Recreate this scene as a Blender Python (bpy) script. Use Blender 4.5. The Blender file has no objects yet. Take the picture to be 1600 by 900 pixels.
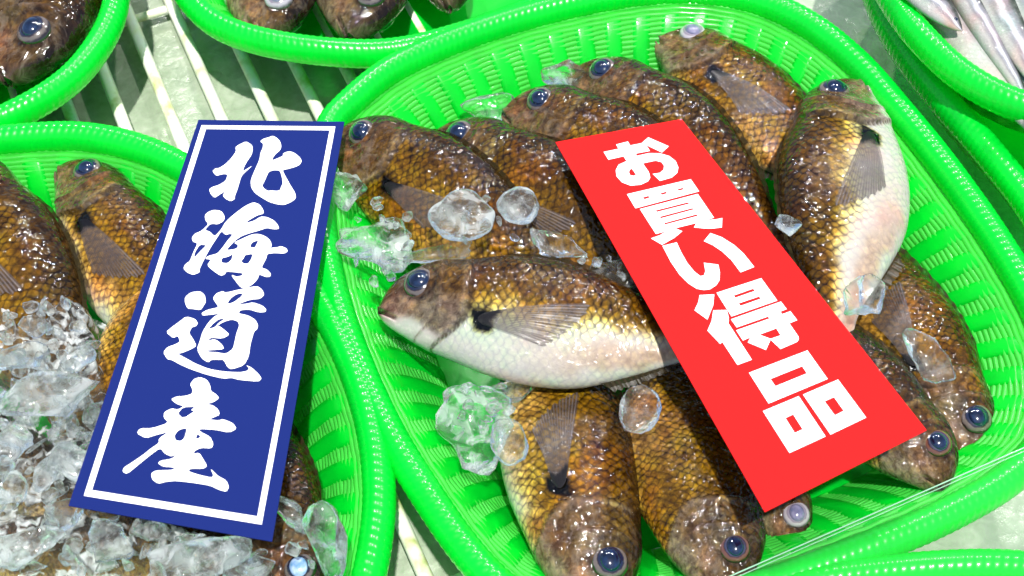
import bpy, bmesh, math, random
import numpy as np
from mathutils import Vector, Matrix, noise
from mathutils.geometry import tessellate_polygon

S = bpy.context.scene
COL = S.collection
random.seed(7)
RNG = np.random.default_rng(7)

# ------------------------------------------------------------------ camera
EL, DIST, LENS = math.radians(55), 0.64, 46.0
TARGET = Vector((0, 0, 0.04))
CAMPOS = TARGET + Vector((0, -math.cos(EL) * DIST, math.sin(EL) * DIST))
cam = bpy.data.objects.new('camera', bpy.data.cameras.new('camera'))
COL.objects.link(cam)
cam.location = CAMPOS
cam.rotation_euler = (math.radians(90) - EL, 0, 0)
cam.data.lens = LENS
cam.data.sensor_width = 36
cam.data.clip_start = 0.01
cam.data.clip_end = 50
cam.data.dof.use_dof = True
cam.data.dof.focus_distance = 0.61
cam.data.dof.aperture_fstop = 22
S.camera = cam
CAMROT = cam.rotation_euler.to_matrix()

# ------------------------------------------------------------------ light
SUN_DIR = Vector((0.06, -0.30, 1.0)).normalized()        # towards the sun
w = bpy.data.worlds.new('World'); S.world = w; w.use_nodes = True
nt = w.node_tree; nt.nodes.clear()
sky = nt.nodes.new('ShaderNodeTexSky'); sky.sky_type = 'NISHITA'; sky.sun_disc = False
sky.sun_elevation = math.asin(SUN_DIR.z)
sky.sun_rotation = math.atan2(SUN_DIR.x, SUN_DIR.y)
bg = nt.nodes.new('ShaderNodeBackground'); bg.inputs['Strength'].default_value = 0.12
wo = nt.nodes.new('ShaderNodeOutputWorld')
nt.links.new(sky.outputs[0], bg.inputs[0]); nt.links.new(bg.outputs[0], wo.inputs[0])
sl = bpy.data.lights.new('sun', 'SUN'); sl.energy = 4.4; sl.angle = math.radians(1.2); sl.color = (1, 0.97, 0.92)
sun = bpy.data.objects.new('sun', sl); COL.objects.link(sun)
sun.rotation_euler = SUN_DIR.to_track_quat('Z', 'Y').to_euler()
sun.location = (0, 0, 2)

# added unseen point lights high on the far side, for the wet glints
for lx, ly, lz, e in ((-.45, 1.0, 1.35, 30), (.10, 1.2, 1.5, 38), (.70, .95, 1.35, 30)):
    ld = bpy.data.lights.new('glint_light', 'POINT'); ld.energy = e; ld.shadow_soft_size = .022; ld.color = (1, .97, .93)
    lo = bpy.data.objects.new('glint_light', ld); COL.objects.link(lo); lo.location = (lx, ly, lz)

S.view_settings.view_transform = 'Standard'
S.view_settings.look = 'None'
S.view_settings.exposure = 0.28
S.view_settings.gamma = 1
S.cycles.max_bounces = 10
S.cycles.transparent_max_bounces = 24
S.cycles.transmission_bounces = 8

# ------------------------------------------------------------------ pixel rays (reference pixels are 1600 x 900)
def ray(px, py):
    x = (px - 800) / 1600 * 36 / LENS
    y = -(py - 450) / 1600 * 36 / LENS
    return (CAMROT @ Vector((x, y, -1))).normalized()
def P(px, py, z):
    d = ray(px, py)
    return CAMPOS + d * ((z - CAMPOS.z) / d.z)
def PP(px, py, o, n):
    d = ray(px, py)
    return CAMPOS + d * ((o - CAMPOS).dot(n) / d.dot(n))

# ------------------------------------------------------------------ helpers
def tag(o, label=None, cat=None, group=None, kind=None):
    if label: o['label'] = label
    if cat: o['category'] = cat
    if group: o['group'] = group
    if kind: o['kind'] = kind
    return o
def link_mesh(name, verts, faces, mat, parent=None, smooth=True, uv=None, cols=None, msk=None):
    me = bpy.data.meshes.new(name)
    me.from_pydata([tuple(v) for v in verts], [], [tuple(f) for f in faces])
    if uv is not None:
        l = me.uv_layers.new(name='UVMap')
        vi = np.zeros(len(me.loops), dtype=np.int32); me.loops.foreach_get('vertex_index', vi)
        l.data.foreach_set('uv', np.asarray(uv, dtype=np.float32)[vi].ravel())
    if cols is not None:
        a = me.color_attributes.new('Col', 'FLOAT_COLOR', 'POINT')
        c = np.ones((len(me.vertices), 4), dtype=np.float32); c[:, :3] = cols
        a.data.foreach_set('color', c.ravel())
    if msk is not None:
        a = me.attributes.new('msk', 'FLOAT', 'POINT')
        a.data.foreach_set('value', np.asarray(msk, dtype=np.float32))
    if smooth: me.polygons.foreach_set('use_smooth', [True] * len(me.polygons))
    me.update()
    if mat: me.materials.append(mat)
    o = bpy.data.objects.new(name, me); COL.objects.link(o)
    if parent is not None: o.parent = parent
    return o
def empty(name, mw=None):
    o = bpy.data.objects.new(name, None); COL.objects.link(o)
    o.empty_display_size = 0.01
    if mw is not None: o.matrix_world = mw
    return o
def grid_faces(nu, nv, wrap_u=False, wrap_v=False):
    f = []
    for i in range(nu if wrap_u else nu - 1):
        for j in range(nv if wrap_v else nv - 1):
            a = i * nv + j; b = ((i + 1) % nu) * nv + j
            c = ((i + 1) % nu) * nv + (j + 1) % nv; d = i * nv + (j + 1) % nv
            f.append((a, b, c, d))
    return f
def catmull(pts, n, closed=True):
    pts = np.array(pts, dtype=float)
    m = len(pts); out = []
    segs = m if closed else m - 1
    per = 24
    for i in range(segs):
        if closed: p0, p1, p2, p3 = pts[(i - 1) % m], pts[i], pts[(i + 1) % m], pts[(i + 2) % m]
        else: p0, p1, p2, p3 = pts[max(i - 1, 0)], pts[i], pts[i + 1], pts[min(i + 2, m - 1)]
        for k in range(per):
            t = k / per
            out.append(0.5 * ((2 * p1) + (-p0 + p2) * t + (2 * p0 - 5 * p1 + 4 * p2 - p3) * t * t + (-p0 + 3 * p1 - 3 * p2 + p3) * t ** 3))
    if not closed: out.append(pts[-1])
    out = np.array(out)
    q = np.vstack([out, out[:1]]) if closed else out
    d = np.concatenate([[0], np.cumsum(np.linalg.norm(np.diff(q, axis=0), axis=1))])
    t = np.linspace(0, d[-1], n, endpoint=not closed)
    return np.stack([np.interp(t, d, q[:, k]) for k in range(q.shape[1])], axis=1), d[-1]
def tube(path, rad, seg=8, closed=False):
    path = np.array(path, dtype=float); n = len(path)
    if closed: T = np.roll(path, -1, 0) - np.roll(path, 1, 0)
    else: T = np.gradient(path, axis=0)
    T /= np.linalg.norm(T, axis=1)[:, None]
    up = np.array([0, 0, 1.0])
    A = np.cross(T, up); A /= np.linalg.norm(A, axis=1)[:, None]
    B = np.cross(A, T)
    th = np.linspace(0, 2 * np.pi, seg, endpoint=False)
    r = np.broadcast_to(np.asarray(rad, dtype=float), (n,))
    V = path[:, None, :] + (A[:, None, :] * np.cos(th)[None, :, None] + B[:, None, :] * np.sin(th)[None, :, None]) * r[:, None, None]
    return V.reshape(-1, 3), grid_faces(n, seg, closed, True)
class Acc:
    def __init__(s): s.v = []; s.f = []; s.n = 0
    def add(s, v, f):
        s.v.append(np.asarray(v)); s.f += [tuple(i + s.n for i in q) for q in f]; s.n += len(v)
    def build(s, name, mat, parent=None, smooth=True):
        return link_mesh(name, np.vstack(s.v), s.f, mat, parent, smooth)

# ------------------------------------------------------------------ materials
def newmat(name):
    m = bpy.data.materials.new(name); m.use_nodes = True
    nt = m.node_tree; nt.nodes.clear()
    return m, nt
class N:
    """tiny node helper"""
    def __init__(s, nt): s.nt = nt
    def __call__(s, typ, props=None, **ins):
        n = s.nt.nodes.new('ShaderNode' + typ)
        for k, v in (props or {}).items(): setattr(n, k, v)
        for k, v in ins.items():
            key = int(k[1:]) if k[0] == '_' and k[1:].isdigit() else k.replace('_', ' ')
            s.set(n.inputs[key], v)
        return n
    def set(s, inp, v):
        if isinstance(v, bpy.types.NodeSocket): s.nt.links.new(v, inp)
        elif isinstance(v, bpy.types.Node): s.nt.links.new(v.outputs[0], inp)
        else: inp.default_value = v
    def math(s, op, a, b=0.0, c=0.0): return s('Math', {'operation': op}, _0=a, _1=b, _2=c).outputs[0]
    def vmath(s, op, a, b=(0, 0, 0)): return s('VectorMath', {'operation': op}, _0=a, _1=b).outputs[0]
    def mix(s, f, a, b, mode='MIX'):
        n = s.nt.nodes.new('ShaderNodeMix'); n.data_type = 'RGBA'; n.blend_type = mode
        s.set(n.inputs[0], f); s.set(n.inputs[6], a); s.set(n.inputs[7], b)
        return n.outputs[2]
    def ramp(s, f, stops):
        n = s.nt.nodes.new('ShaderNodeValToRGB'); s.set(n.inputs[0], f)
        e = n.color_ramp.elements
        while len(e) < len(stops): e.new(0.5)
        for k, (p, c) in enumerate(stops):
            e[k].position = p; e[k].color = (c, c, c, 1) if isinstance(c, (int, float)) else (*c, 1)
        return n.outputs[0]
    def rng(s, v, a, b, c, d):
        n = s.nt.nodes.new('ShaderNodeMapRange'); s.set(n.inputs[0], v)
        for k, x in enumerate((a, b, c, d)): n.inputs[k + 1].default_value = x
        return n.outputs[0]
    def out(s, sh): s('OutputMaterial', Surface=sh)

def green_mat(name, base, trans, tmix=0.35, pale=0.0):
    m, nt = newmat(name); n = N(nt)
    tc = n('TexCoord')
    no = n('TexNoise', Vector=tc.outputs['Object'], Scale=60.0, Detail=4.0)
    fi = n('TexNoise', Vector=tc.outputs['Object'], Scale=900.0, Detail=2.0)
    col = n.mix(n.rng(no.outputs[0], .35, .65, 0, 1), base, tuple(c * .82 for c in base[:3]) + (1,))
    bump = n('Bump', Strength=0.25, Distance=0.0006, Height=n.math('ADD', no.outputs[0], n.math('MULTIPLY', fi.outputs[0], .35)))
    p = n('BsdfPrincipled', Base_Color=col, Roughness=0.3, Normal=bump.outputs[0])
    p.inputs['Specular IOR Level'].default_value = 0.5
    p.inputs['Coat Weight'].default_value = 0.5
    p.inputs['Coat Roughness'].default_value = 0.12
    t = n('BsdfTranslucent', Color=trans)
    n.out(n('MixShader', _0=tmix, _1=p, _2=t))
    return m
M_RIM = green_mat('green_plastic_rim', (0.0, 0.80, 0.05, 1), (0.0, 1.0, 0.07, 1), 0.42)
M_STAVE = green_mat('green_plastic_stave', (0.0, 0.78, 0.04, 1), (0.0, 1.0, 0.06, 1), 0.5)
M_STRAND = green_mat('green_plastic_strand', (0.085, 0.82, 0.10, 1), (0.35, 1.0, 0.25, 1), 0.55)
M_FLOOR = green_mat('green_plastic_floor', (0.0, 0.72, 0.04, 1), (0.0, 1.0, 0.06, 1), 0.5)

def simple_mat(name, col, rough=0.5, coat=0.0, spec=0.5, bump=None, bscale=200.0, bdist=0.0005, var=0.0):
    m, nt = newmat(name); n = N(nt)
    tc = n('TexCoord')
    no = n('TexNoise', Vector=tc.outputs['Object'], Scale=bscale, Detail=5.0)
    c = n.mix(no.outputs[0], col, tuple(x * (1 - var) for x in col[:3]) + (1,)) if var else col
    p = n('BsdfPrincipled', Base_Color=c, Roughness=rough)
    p.inputs['Coat Weight'].default_value = coat
    p.inputs['Specular IOR Level'].default_value = spec
    if bump: n.set(p.inputs['Normal'], n('Bump', Strength=bump, Distance=bdist, Height=no.outputs[0]).outputs[0])
    n.out(p)
    return m
M_BLUE = simple_mat('blue_card_print', (0.0095, 0.019, 0.118, 1), 0.8, spec=0.02)
M_RED = simple_mat('red_card_print', (0.62, 0.014, 0.014, 1), 0.8, spec=0.03)
M_WHITE = simple_mat('white_ink', (0.86, 0.86, 0.86, 1), 0.8, spec=0.05)

def wire_mat():
    m, nt = newmat('coated_wire'); n = N(nt)
    tc = n('TexCoord')
    no = n('TexNoise', Vector=tc.outputs['Object'], Scale=70.0, Detail=6.0)
    c = n.ramp(no.outputs[0], [(.3, (.50, .54, .20)), (.45, (.84, .86, .66)), (.62, (.9, .9, .85))])
    p = n('BsdfPrincipled', Base_Color=c, Roughness=0.3)
    p.inputs['Coat Weight'].default_value = 0.4
    n.out(p)
    return m
M_WIRE = wire_mat()

def tray_mat():
    m, nt = newmat('wet_ice_bed'); n = N(nt)
    tc = n('TexCoord')
    a = n('TexNoise', Vector=tc.outputs['Object'], Scale=28.0, Detail=8.0, Roughness=.65)
    b = n('TexNoise', Vector=tc.outputs['Object'], Scale=110.0, Detail=6.0, Distortion=1.2)
    v = n('TexVoronoi', Vector=tc.outputs['Object'], Scale=90.0)
    f = n.math('ADD', n.math('MULTIPLY', a.outputs[0], .6), n.math('MULTIPLY', b.outputs[0], .4))
    c = n.ramp(f, [(.32, (.23, .29, .20)), (.5, (.33, .39, .29)), (.62, (.43, .48, .38)), (.75, (.65, .68, .6))])
    h = n.math('ADD', f, n.math('MULTIPLY', v.outputs[0], .3))
    bp = n('Bump', Strength=.6, Distance=.003, Height=h)
    p = n('BsdfPrincipled', Base_Color=c, Roughness=.22, Normal=bp.outputs[0])
    p.inputs['Coat Weight'].default_value = .6
    n.out(p)
    return m
M_TRAY = tray_mat()

def scale_height(n, uvx, uvy, nu, nv):
    """staggered overlapping scales: returns (rim mask 0..1, tile height)"""
    X = n.math('MULTIPLY', uvx, nu); Y = n.math('MULTIPLY', uvy, nv)
    res = []
    for off in (0.0, 0.5):
        fx = n.math('SUBTRACT', n.math('FRACT', n.math('ADD', X, off)), 0.5)
        fy = n.math('SUBTRACT', n.math('FRACT', n.math('ADD', Y, off)), 0.5)
        fy2 = n.math('MULTIPLY', fy, 1.15)
        # shift the scale's centre forward so its free edge is a round arc toward the tail
        d = n.math('SQRT', n.math('ADD', n.math('MULTIPLY', fx, fx), n.math('MULTIPLY', fy2, fy2)))
        res.append((d, fx))
    d = n.math('MINIMUM', res[0][0], res[1][0])
    sel = n.math('LESS_THAN', res[0][0], res[1][0])
    fx = n.math('ADD', n.math('MULTIPLY', res[0][1], sel), n.math('MULTIPLY', res[1][1], n.math('SUBTRACT', 1.0, sel)))
    return d, fx

def fish_mat(name='fish_skin', nu=40.0, nv=25.0, gold=(2.7, 2.65, 1.1), edge=0.17, amount=1.0, stain=(.42, .34, .28), cheek=(.24, .19, .14), speckle=1.0):
    m, nt = newmat(name); n = N(nt)
    uv = n('UVMap').outputs[0]
    tc = n('TexCoord')
    oi = n('ObjectInfo')
    seed = n.math('MULTIPLY', oi.outputs['Random'], 37.0)
    uvs = n('VectorMath', {'operation': 'ADD'}, _0=uv, _1=n('CombineXYZ', X=seed, Y=seed).outputs[0]).outputs[0]
    wob = n('TexNoise', Vector=uvs, Scale=9.0, Detail=3.0)
    wv = n('VectorMath', {'operation': 'SCALE'}, _0=n.vmath('SUBTRACT', wob.outputs[1], (.5, .5, .5)), Scale=0.045)
    wob2 = n('TexNoise', Vector=uvs, Scale=34.0, Detail=1.0)
    wv2 = n('VectorMath', {'operation': 'SCALE'}, _0=n.vmath('SUBTRACT', wob2.outputs[1], (.5, .5, .5)), Scale=0.022)
    uvw = n.vmath('ADD', n.vmath('ADD', uv, wv.outputs[0]), wv2.outputs[0])
    sp = n('SeparateXYZ', Vector=uvw)
    d, fx = scale_height(n, sp.outputs[0], sp.outputs[1], nu, nv)
    col = n('Attribute', {'attribute_name': 'Col'}).outputs[0]
    msk = n('Attribute', {'attribute_name': 'msk'}).outputs['Fac']
    patchy = n('TexNoise', Vector=uvs, Scale=7.0, Detail=4.0, Roughness=.6).outputs[0]
    fine = n('TexNoise', Vector=uvs, Scale=55.0, Detail=5.0, Roughness=.65).outputs[0]
    blotch = n('TexNoise', Vector=uvs, Scale=16.0, Detail=6.0, Roughness=.7).outputs[0]
    # scale centre -> bright; edges -> dark brown
    sc_ = n('SeparateColor', Color=col); lum = n.math('MULTIPLY', n.rng(sc_.outputs[1], .16, .36, 1, 0), speckle)
    rimf = n.rng(n.math('ADD', d, n.math('MULTIPLY', fx, .35)), .18, .52, 0, 1)
    mk = n.math('MULTIPLY', msk, n.rng(patchy, .36, .56, .25, 1.0))
    mk = n.math('MULTIPLY', mk, amount)
    cen = n.mix(n.math('MULTIPLY', n.math('SUBTRACT', 1.0, rimf), n.math('MULTIPLY', mk, .75)), col, n.mix(1.0, col, (*gold, 1), 'MULTIPLY'))
    cen = n.mix(n.rng(patchy, .48, .62, 0, .5), cen, n.mix(1.0, cen, (.75, 1.05, .9, 1), 'MULTIPLY'))
    cen = n.mix(n.rng(n('TexNoise', Vector=uvs, Scale=4.5, Detail=3.0).outputs[0], .5, .62, 0, .6), cen, n.mix(1.0, cen, (1.25, .82, .8, 1), 'MULTIPLY'))
    cen = n.mix(n.rng(oi.outputs['Random'], 0, 1, 0, .35), cen, n.mix(1.0, cen, (.55, .55, .6, 1), 'MULTIPLY'))
    dark = n.mix(1.0, cen, (edge * 1.3, edge, edge * .7, 1), 'MULTIPLY')
    c = n.mix(n.math('MULTIPLY', rimf, n.math('MULTIPLY', mk, .72)), cen, dark)
    c = n.mix(n.math('MULTIPLY', lum, n.rng(blotch, .42, .60, .0, .75)), c, n.mix(1.0, c, (*stain, 1), 'MULTIPLY'))
    each = n('TexNoise', Vector=uvs, Scale=44.0, Detail=2.0, Roughness=.6, Distortion=.5).outputs[0]
    c = n.mix(n.math('MULTIPLY', lum, n.rng(each, .36, .50, .6, 0)), c, n.mix(1.0, c, (.28, .20, .12, 1), 'MULTIPLY'))
    c = n.mix(n.math('MULTIPLY', lum, n.rng(each, .52, .66, 0, .6)), c, n.mix(1.0, c, (2.1, 2.0, 1.5, 1), 'MULTIPLY'))
    c = n.mix(n.math('MULTIPLY', n.math('MULTIPLY', lum, n.math('SUBTRACT', 1.0, msk)), n.rng(n('TexNoise', Vector=uvs, Scale=20.0, Detail=6.0, Roughness=.7, Distortion=1.0).outputs[0], .50, .66, 0, .36)), c, (*cheek, 1))
    c = n.mix(n.rng(fine, .52, .72, 0, .35), c, n.mix(1.0, c, (1.7, 1.65, 1.6, 1), 'MULTIPLY'))
    grit = n('TexNoise', Vector=uvs, Scale=28.0, Detail=8.0, Roughness=.75).outputs[0]
    c = n.mix(n.math('MULTIPLY', n.math('SUBTRACT', 1.0, msk), n.math('MULTIPLY', lum, n.rng(grit, .45, .62, 0, .45))), c, n.mix(1.0, c, (*stain, 1), 'MULTIPLY'))
    # relief: each scale rises toward its free edge, fine slime grain on top
    tile = n.math('MULTIPLY', n.math('ADD', n.math('SUBTRACT', .5, d), n.math('MULTIPLY', fx, .55)), mk)
    wet = n('TexNoise', Vector=uvs, Scale=60.0, Detail=1.0, Roughness=.5).outputs[0]
    lowf = n('TexNoise', Vector=uvs, Scale=22.0, Detail=1.0).outputs[0]
    h = n.math('ADD', n.math('MULTIPLY', tile, 1.0), n.math('ADD', n.math('MULTIPLY', blotch, .7), n.math('MULTIPLY', grit, .6)))
    b1 = n('Bump', Strength=.8, Distance=.0008, Height=h)
    h2 = n.math('ADD', n.math('MULTIPLY', tile, .30), n.math('ADD', wet, n.math('MULTIPLY', lowf, 1.6)))
    b2 = n('Bump', Strength=1.0, Distance=.0009, Height=h2)
    p = n('BsdfPrincipled', Base_Color=c, Roughness=.5, Normal=b1.outputs[0])
    p.inputs['Specular IOR Level'].default_value = .0
    p.inputs['Coat Weight'].default_value = 1.0
    p.inputs['Coat Roughness'].default_value = .04
    p.inputs['Coat IOR'].default_value = 1.42
    n.set(p.inputs['Coat Normal'], b2.outputs[0])
    n.out(p)
    return m
M_FISH = fish_mat()
M_SILVER = fish_mat('silver_fish_skin', 60.0, 40.0, (1.2, 1.2, 1.2), .45, .5, stain=(.35, .37, .40), cheek=(.6, .62, .66), speckle=.18)

def fin_mat(name='fin_membrane', c0=(.045, .035, .033), c1=(.19, .15, .14), transp=.42, rays=17.0):
    m, nt = newmat(name); n = N(nt)
    uv = n('UVMap').outputs[0]; sp = n('SeparateXYZ', Vector=uv)
    wv = n.math('SINE', n.math('MULTIPLY', sp.outputs[1], rays * 6.2832))
    w01 = n.rng(wv, -1, 1, 0, 1)
    no = n('TexNoise', Vector=uv, Scale=6.0, Detail=5.0)
    spot = n.rng(n.math('ADD', sp.outputs[0], n.math('MULTIPLY', n('TexNoise', Vector=uv, Scale=9.0).outputs[0], .12)), .20, .27, 1, 0)
    c = n.mix(n.math('MULTIPLY', w01, no.outputs[0]), (*c0, 1), (*c1, 1))
    c = n.mix(spot, c, (.004, .003, .004, 1))
    bp = n('Bump', Strength=.5, Distance=.0003, Height=n.math('ADD', w01, n.math('MULTIPLY', no.outputs[0], .8)))
    p = n('BsdfPrincipled', Base_Color=c, Roughness=.35, Normal=bp.outputs[0])
    p.inputs['Coat Weight'].default_value = .35
    p.inputs['Specular IOR Level'].default_value = .2
    p.inputs['Coat Roughness'].default_value = .28
    t = n('BsdfTransparent')
    f = n.math('MULTIPLY', n.math('SUBTRACT', 1.0, spot), n.math('ADD', transp - .12, n.math('MULTIPLY', n.math('SUBTRACT', 1.0, w01), .3)))
    n.out(n('MixShader', _0=f, _1=p, _2=t))
    return m
M_FIN = fin_mat()
M_FINDARK = fin_mat('dorsal_membrane', (.022, .016, .007), (.036, .028, .010), .14, 14.0)

def eye_mat(name, ring, dark, mid):
    m, nt = newmat(name); n = N(nt)
    sp = n('SeparateXYZ', Vector=n('TexCoord').outputs['Generated'])
    dx = n.math('SUBTRACT', sp.outputs[0], .5); dz = n.math('SUBTRACT', sp.outputs[2], .5)
    r = n.math('MULTIPLY', n.math('SQRT', n.math('ADD', n.math('MULTIPLY', dx, dx), n.math('MULTIPLY', dz, dz))), 2.0)
    no = n('TexNoise', Vector=n('TexCoord').outputs['Generated'], Scale=7.0, Detail=4.0)
    r2 = n.math('ADD', r, n.math('MULTIPLY', n.math('SUBTRACT', no.outputs[0], .5), .16))
    c = n.ramp(r2, [(.0, mid), (.62, mid), (.68, dark), (.73, ring), (.84, ring), (.92, dark), (1.0, (.02, .015, .012))])
    p = n('BsdfPrincipled', Base_Color=c, Roughness=.18)
    p.inputs['Coat Weight'].default_value = 1.0
    p.inputs['Coat Roughness'].default_value = .03
    n.out(p)
    return m
M_EYE = eye_mat('eye_pale_ring', (.12, .095, .085), (.02, .012, .012), (.008, .012, .035))
M_EYE_RED = eye_mat('eye_brown_ring', (.13, .05, .032), (.03, .012, .012), (.04, .04, .07))
M_EYE_CLOUD = eye_mat('eye_clouded', (.36, .33, .36), (.20, .17, .20), (.20, .17, .22))
def pupil_mat(name, a, b):
    m, nt = newmat(name); n = N(nt)
    g = n('TexCoord').outputs['Generated']
    no = n('TexNoise', Vector=g, Scale=2.5, Detail=3.0)
    c = n.mix(n.rng(no.outputs[0], .35, .65, 0, 1), (*a, 1), (*b, 1))
    p = n('BsdfPrincipled', Base_Color=c, Roughness=.1)
    p.inputs['Coat Weight'].default_value = 1.0
    p.inputs['Coat Roughness'].default_value = .02
    n.out(p); return m
M_PUPIL = pupil_mat('pupil_blue', (.002, .003, .012), (.008, .022, .065))
M_PUPIL_CLOUD = pupil_mat('pupil_milky', (.10, .11, .20), (.22, .20, .30))
M_PUPIL_PALE = pupil_mat('pupil_pale', (.10, .25, .45), (.45, .55, .75))

def ice_mat(name, white=.12, rough=.06, clear=.35, tint=(.97, .99, .98), bd=.0009):
    m, nt = newmat(name); n = N(nt)
    tc = n('TexCoord').outputs['Object']
    a = n('TexNoise', Vector=tc, Scale=110.0, Detail=3.0, Roughness=.55, Distortion=.8)
    b = n('TexVoronoi', Vector=tc, Scale=170.0)
    bp = n('Bump', Strength=1.0, Distance=bd, Height=n.math('ADD', a.outputs[0], n.math('MULTIPLY', b.outputs[0], .25)))
    g = n('BsdfGlass', Color=(*tint, 1), Roughness=rough, IOR=1.31, Normal=bp.outputs[0])
    t = n('BsdfTransparent', Color=(.99, .995, .99, 1))
    gl = n('BsdfGlossy', Color=(1, 1, 1, 1), Roughness=.05, Normal=bp.outputs[0])
    fr = n('Fresnel', IOR=1.33, Normal=bp.outputs[0])
    tg = n('MixShader', _0=fr.outputs[0], _1=t, _2=gl)
    gm = n('MixShader', _0=clear, _1=g, _2=tg)
    dd = n('BsdfDiffuse', Color=(.82, .86, .86, 1), Normal=bp.outputs[0])
    tt = n('BsdfTranslucent', Color=(.85, .9, .9, 1), Normal=bp.outputs[0])
    dm = n('MixShader', _0=.5, _1=dd, _2=tt)
    wf = n.math('MULTIPLY', n.rng(a.outputs[0], .48, .62, .04, 1.0), white * 2)
    n.out(n('MixShader', _0=wf, _1=gm, _2=dm))
    return m
M_ICE = ice_mat('melting_ice', .075, .01, .72, bd=.0012)
M_ICE_CLOUDY = ice_mat('cloudy_ice', .22, .03, .64, bd=.0012)
M_SLUSH = ice_mat('crushed_ice_slush', .48, .02, .55, bd=.0016)

def film_mat():
    m, nt = newmat('clear_film'); n = N(nt)
    t = n('BsdfTransparent', Color=(.97, .99, .98, 1))
    g = n('BsdfGlossy', Color=(1, 1, 1, 1), Roughness=.08)
    d = n('BsdfDiffuse', Color=(.9, .95, .93, 1))
    a = n('MixShader', _0=n('Fresnel', IOR=1.16).outputs[0], _1=t, _2=g)
    n.out(n('MixShader', _0=.012, _1=a, _2=d))
    return m
M_FILM = film_mat()
M_FILM_EDGE = simple_mat('clear_film_edge', (.30, .55, .36, 1), .15, 1.0)

# ------------------------------------------------------------------ the setting: wet ice bed below a wire rack
g = 120
xs = np.linspace(-1.5, 1.5, g); ys = np.linspace(-1.2, 1.8, g)
V = [(x, y, -0.014) for x in xs for y in ys]
bed = link_mesh('ice_bed', V, [tuple(reversed(f)) for f in grid_faces(g, g)], M_TRAY); tag(bed, kind='structure')

rack = empty('wire_rack', Matrix.Translation(P(300, 120, 0)))
tag(rack, 'white coated wire rack carrying the green baskets above the wet ice', 'rack')
def to_local(o, V):
    im = o.matrix_world.inverted()
    A = np.array(im); V = np.asarray(V)
    return V @ A[:3, :3].T + A[:3, 3]
bpy.context.view_layer.update()
RINV = -np.array(P(300, 120, 0))
def rack_wire(a, b, r, z, ext=0.5):
    pa, pb = np.array(P(*a, z)), np.array(P(*b, z))
    d = (pb - pa) / np.linalg.norm(pb - pa)
    path, _ = catmull([pa - d * ext, pa, pb, pb + d * ext], 60, closed=False)
    v, f = tube(path + RINV, r, 12)
    link_mesh('wire', v, f, M_WIRE, rack)
# same-pitch parallel wires laid out from two that show clearly
WA, WB = P(200, 20, 0), P(285, 225, 0)
wdir = (WB - WA).normalized(); wn = Vector((wdir.y, -wdir.x, 0))
W3 = P(300, 80, 0); pitch = abs((W3 - WA).dot(wn))
for k in range(-6, 24):
    o = WA + wn * (pitch * k)
    a = np.array(o - wdir * 1.0); b = np.array(o + wdir * 1.2)
    v, f = tube(np.linspace(a, b, 50) + RINV, 0.0037, 12)
    link_mesh('wire', v, f, M_WIRE, rack)
for (px, py) in ((230, 14), (700, 905)):
    o = P(px, py, 0); o.z = -0.005
    dv = Vector((wn.x, wn.y, 0))
    v, f = tube(np.linspace(np.array(o - dv * 1.5), np.array(o + dv * 1.5), 60) + RINV, 0.0028, 12)
    link_mesh('cross_bar', v, f, M_WIRE, rack)

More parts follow.
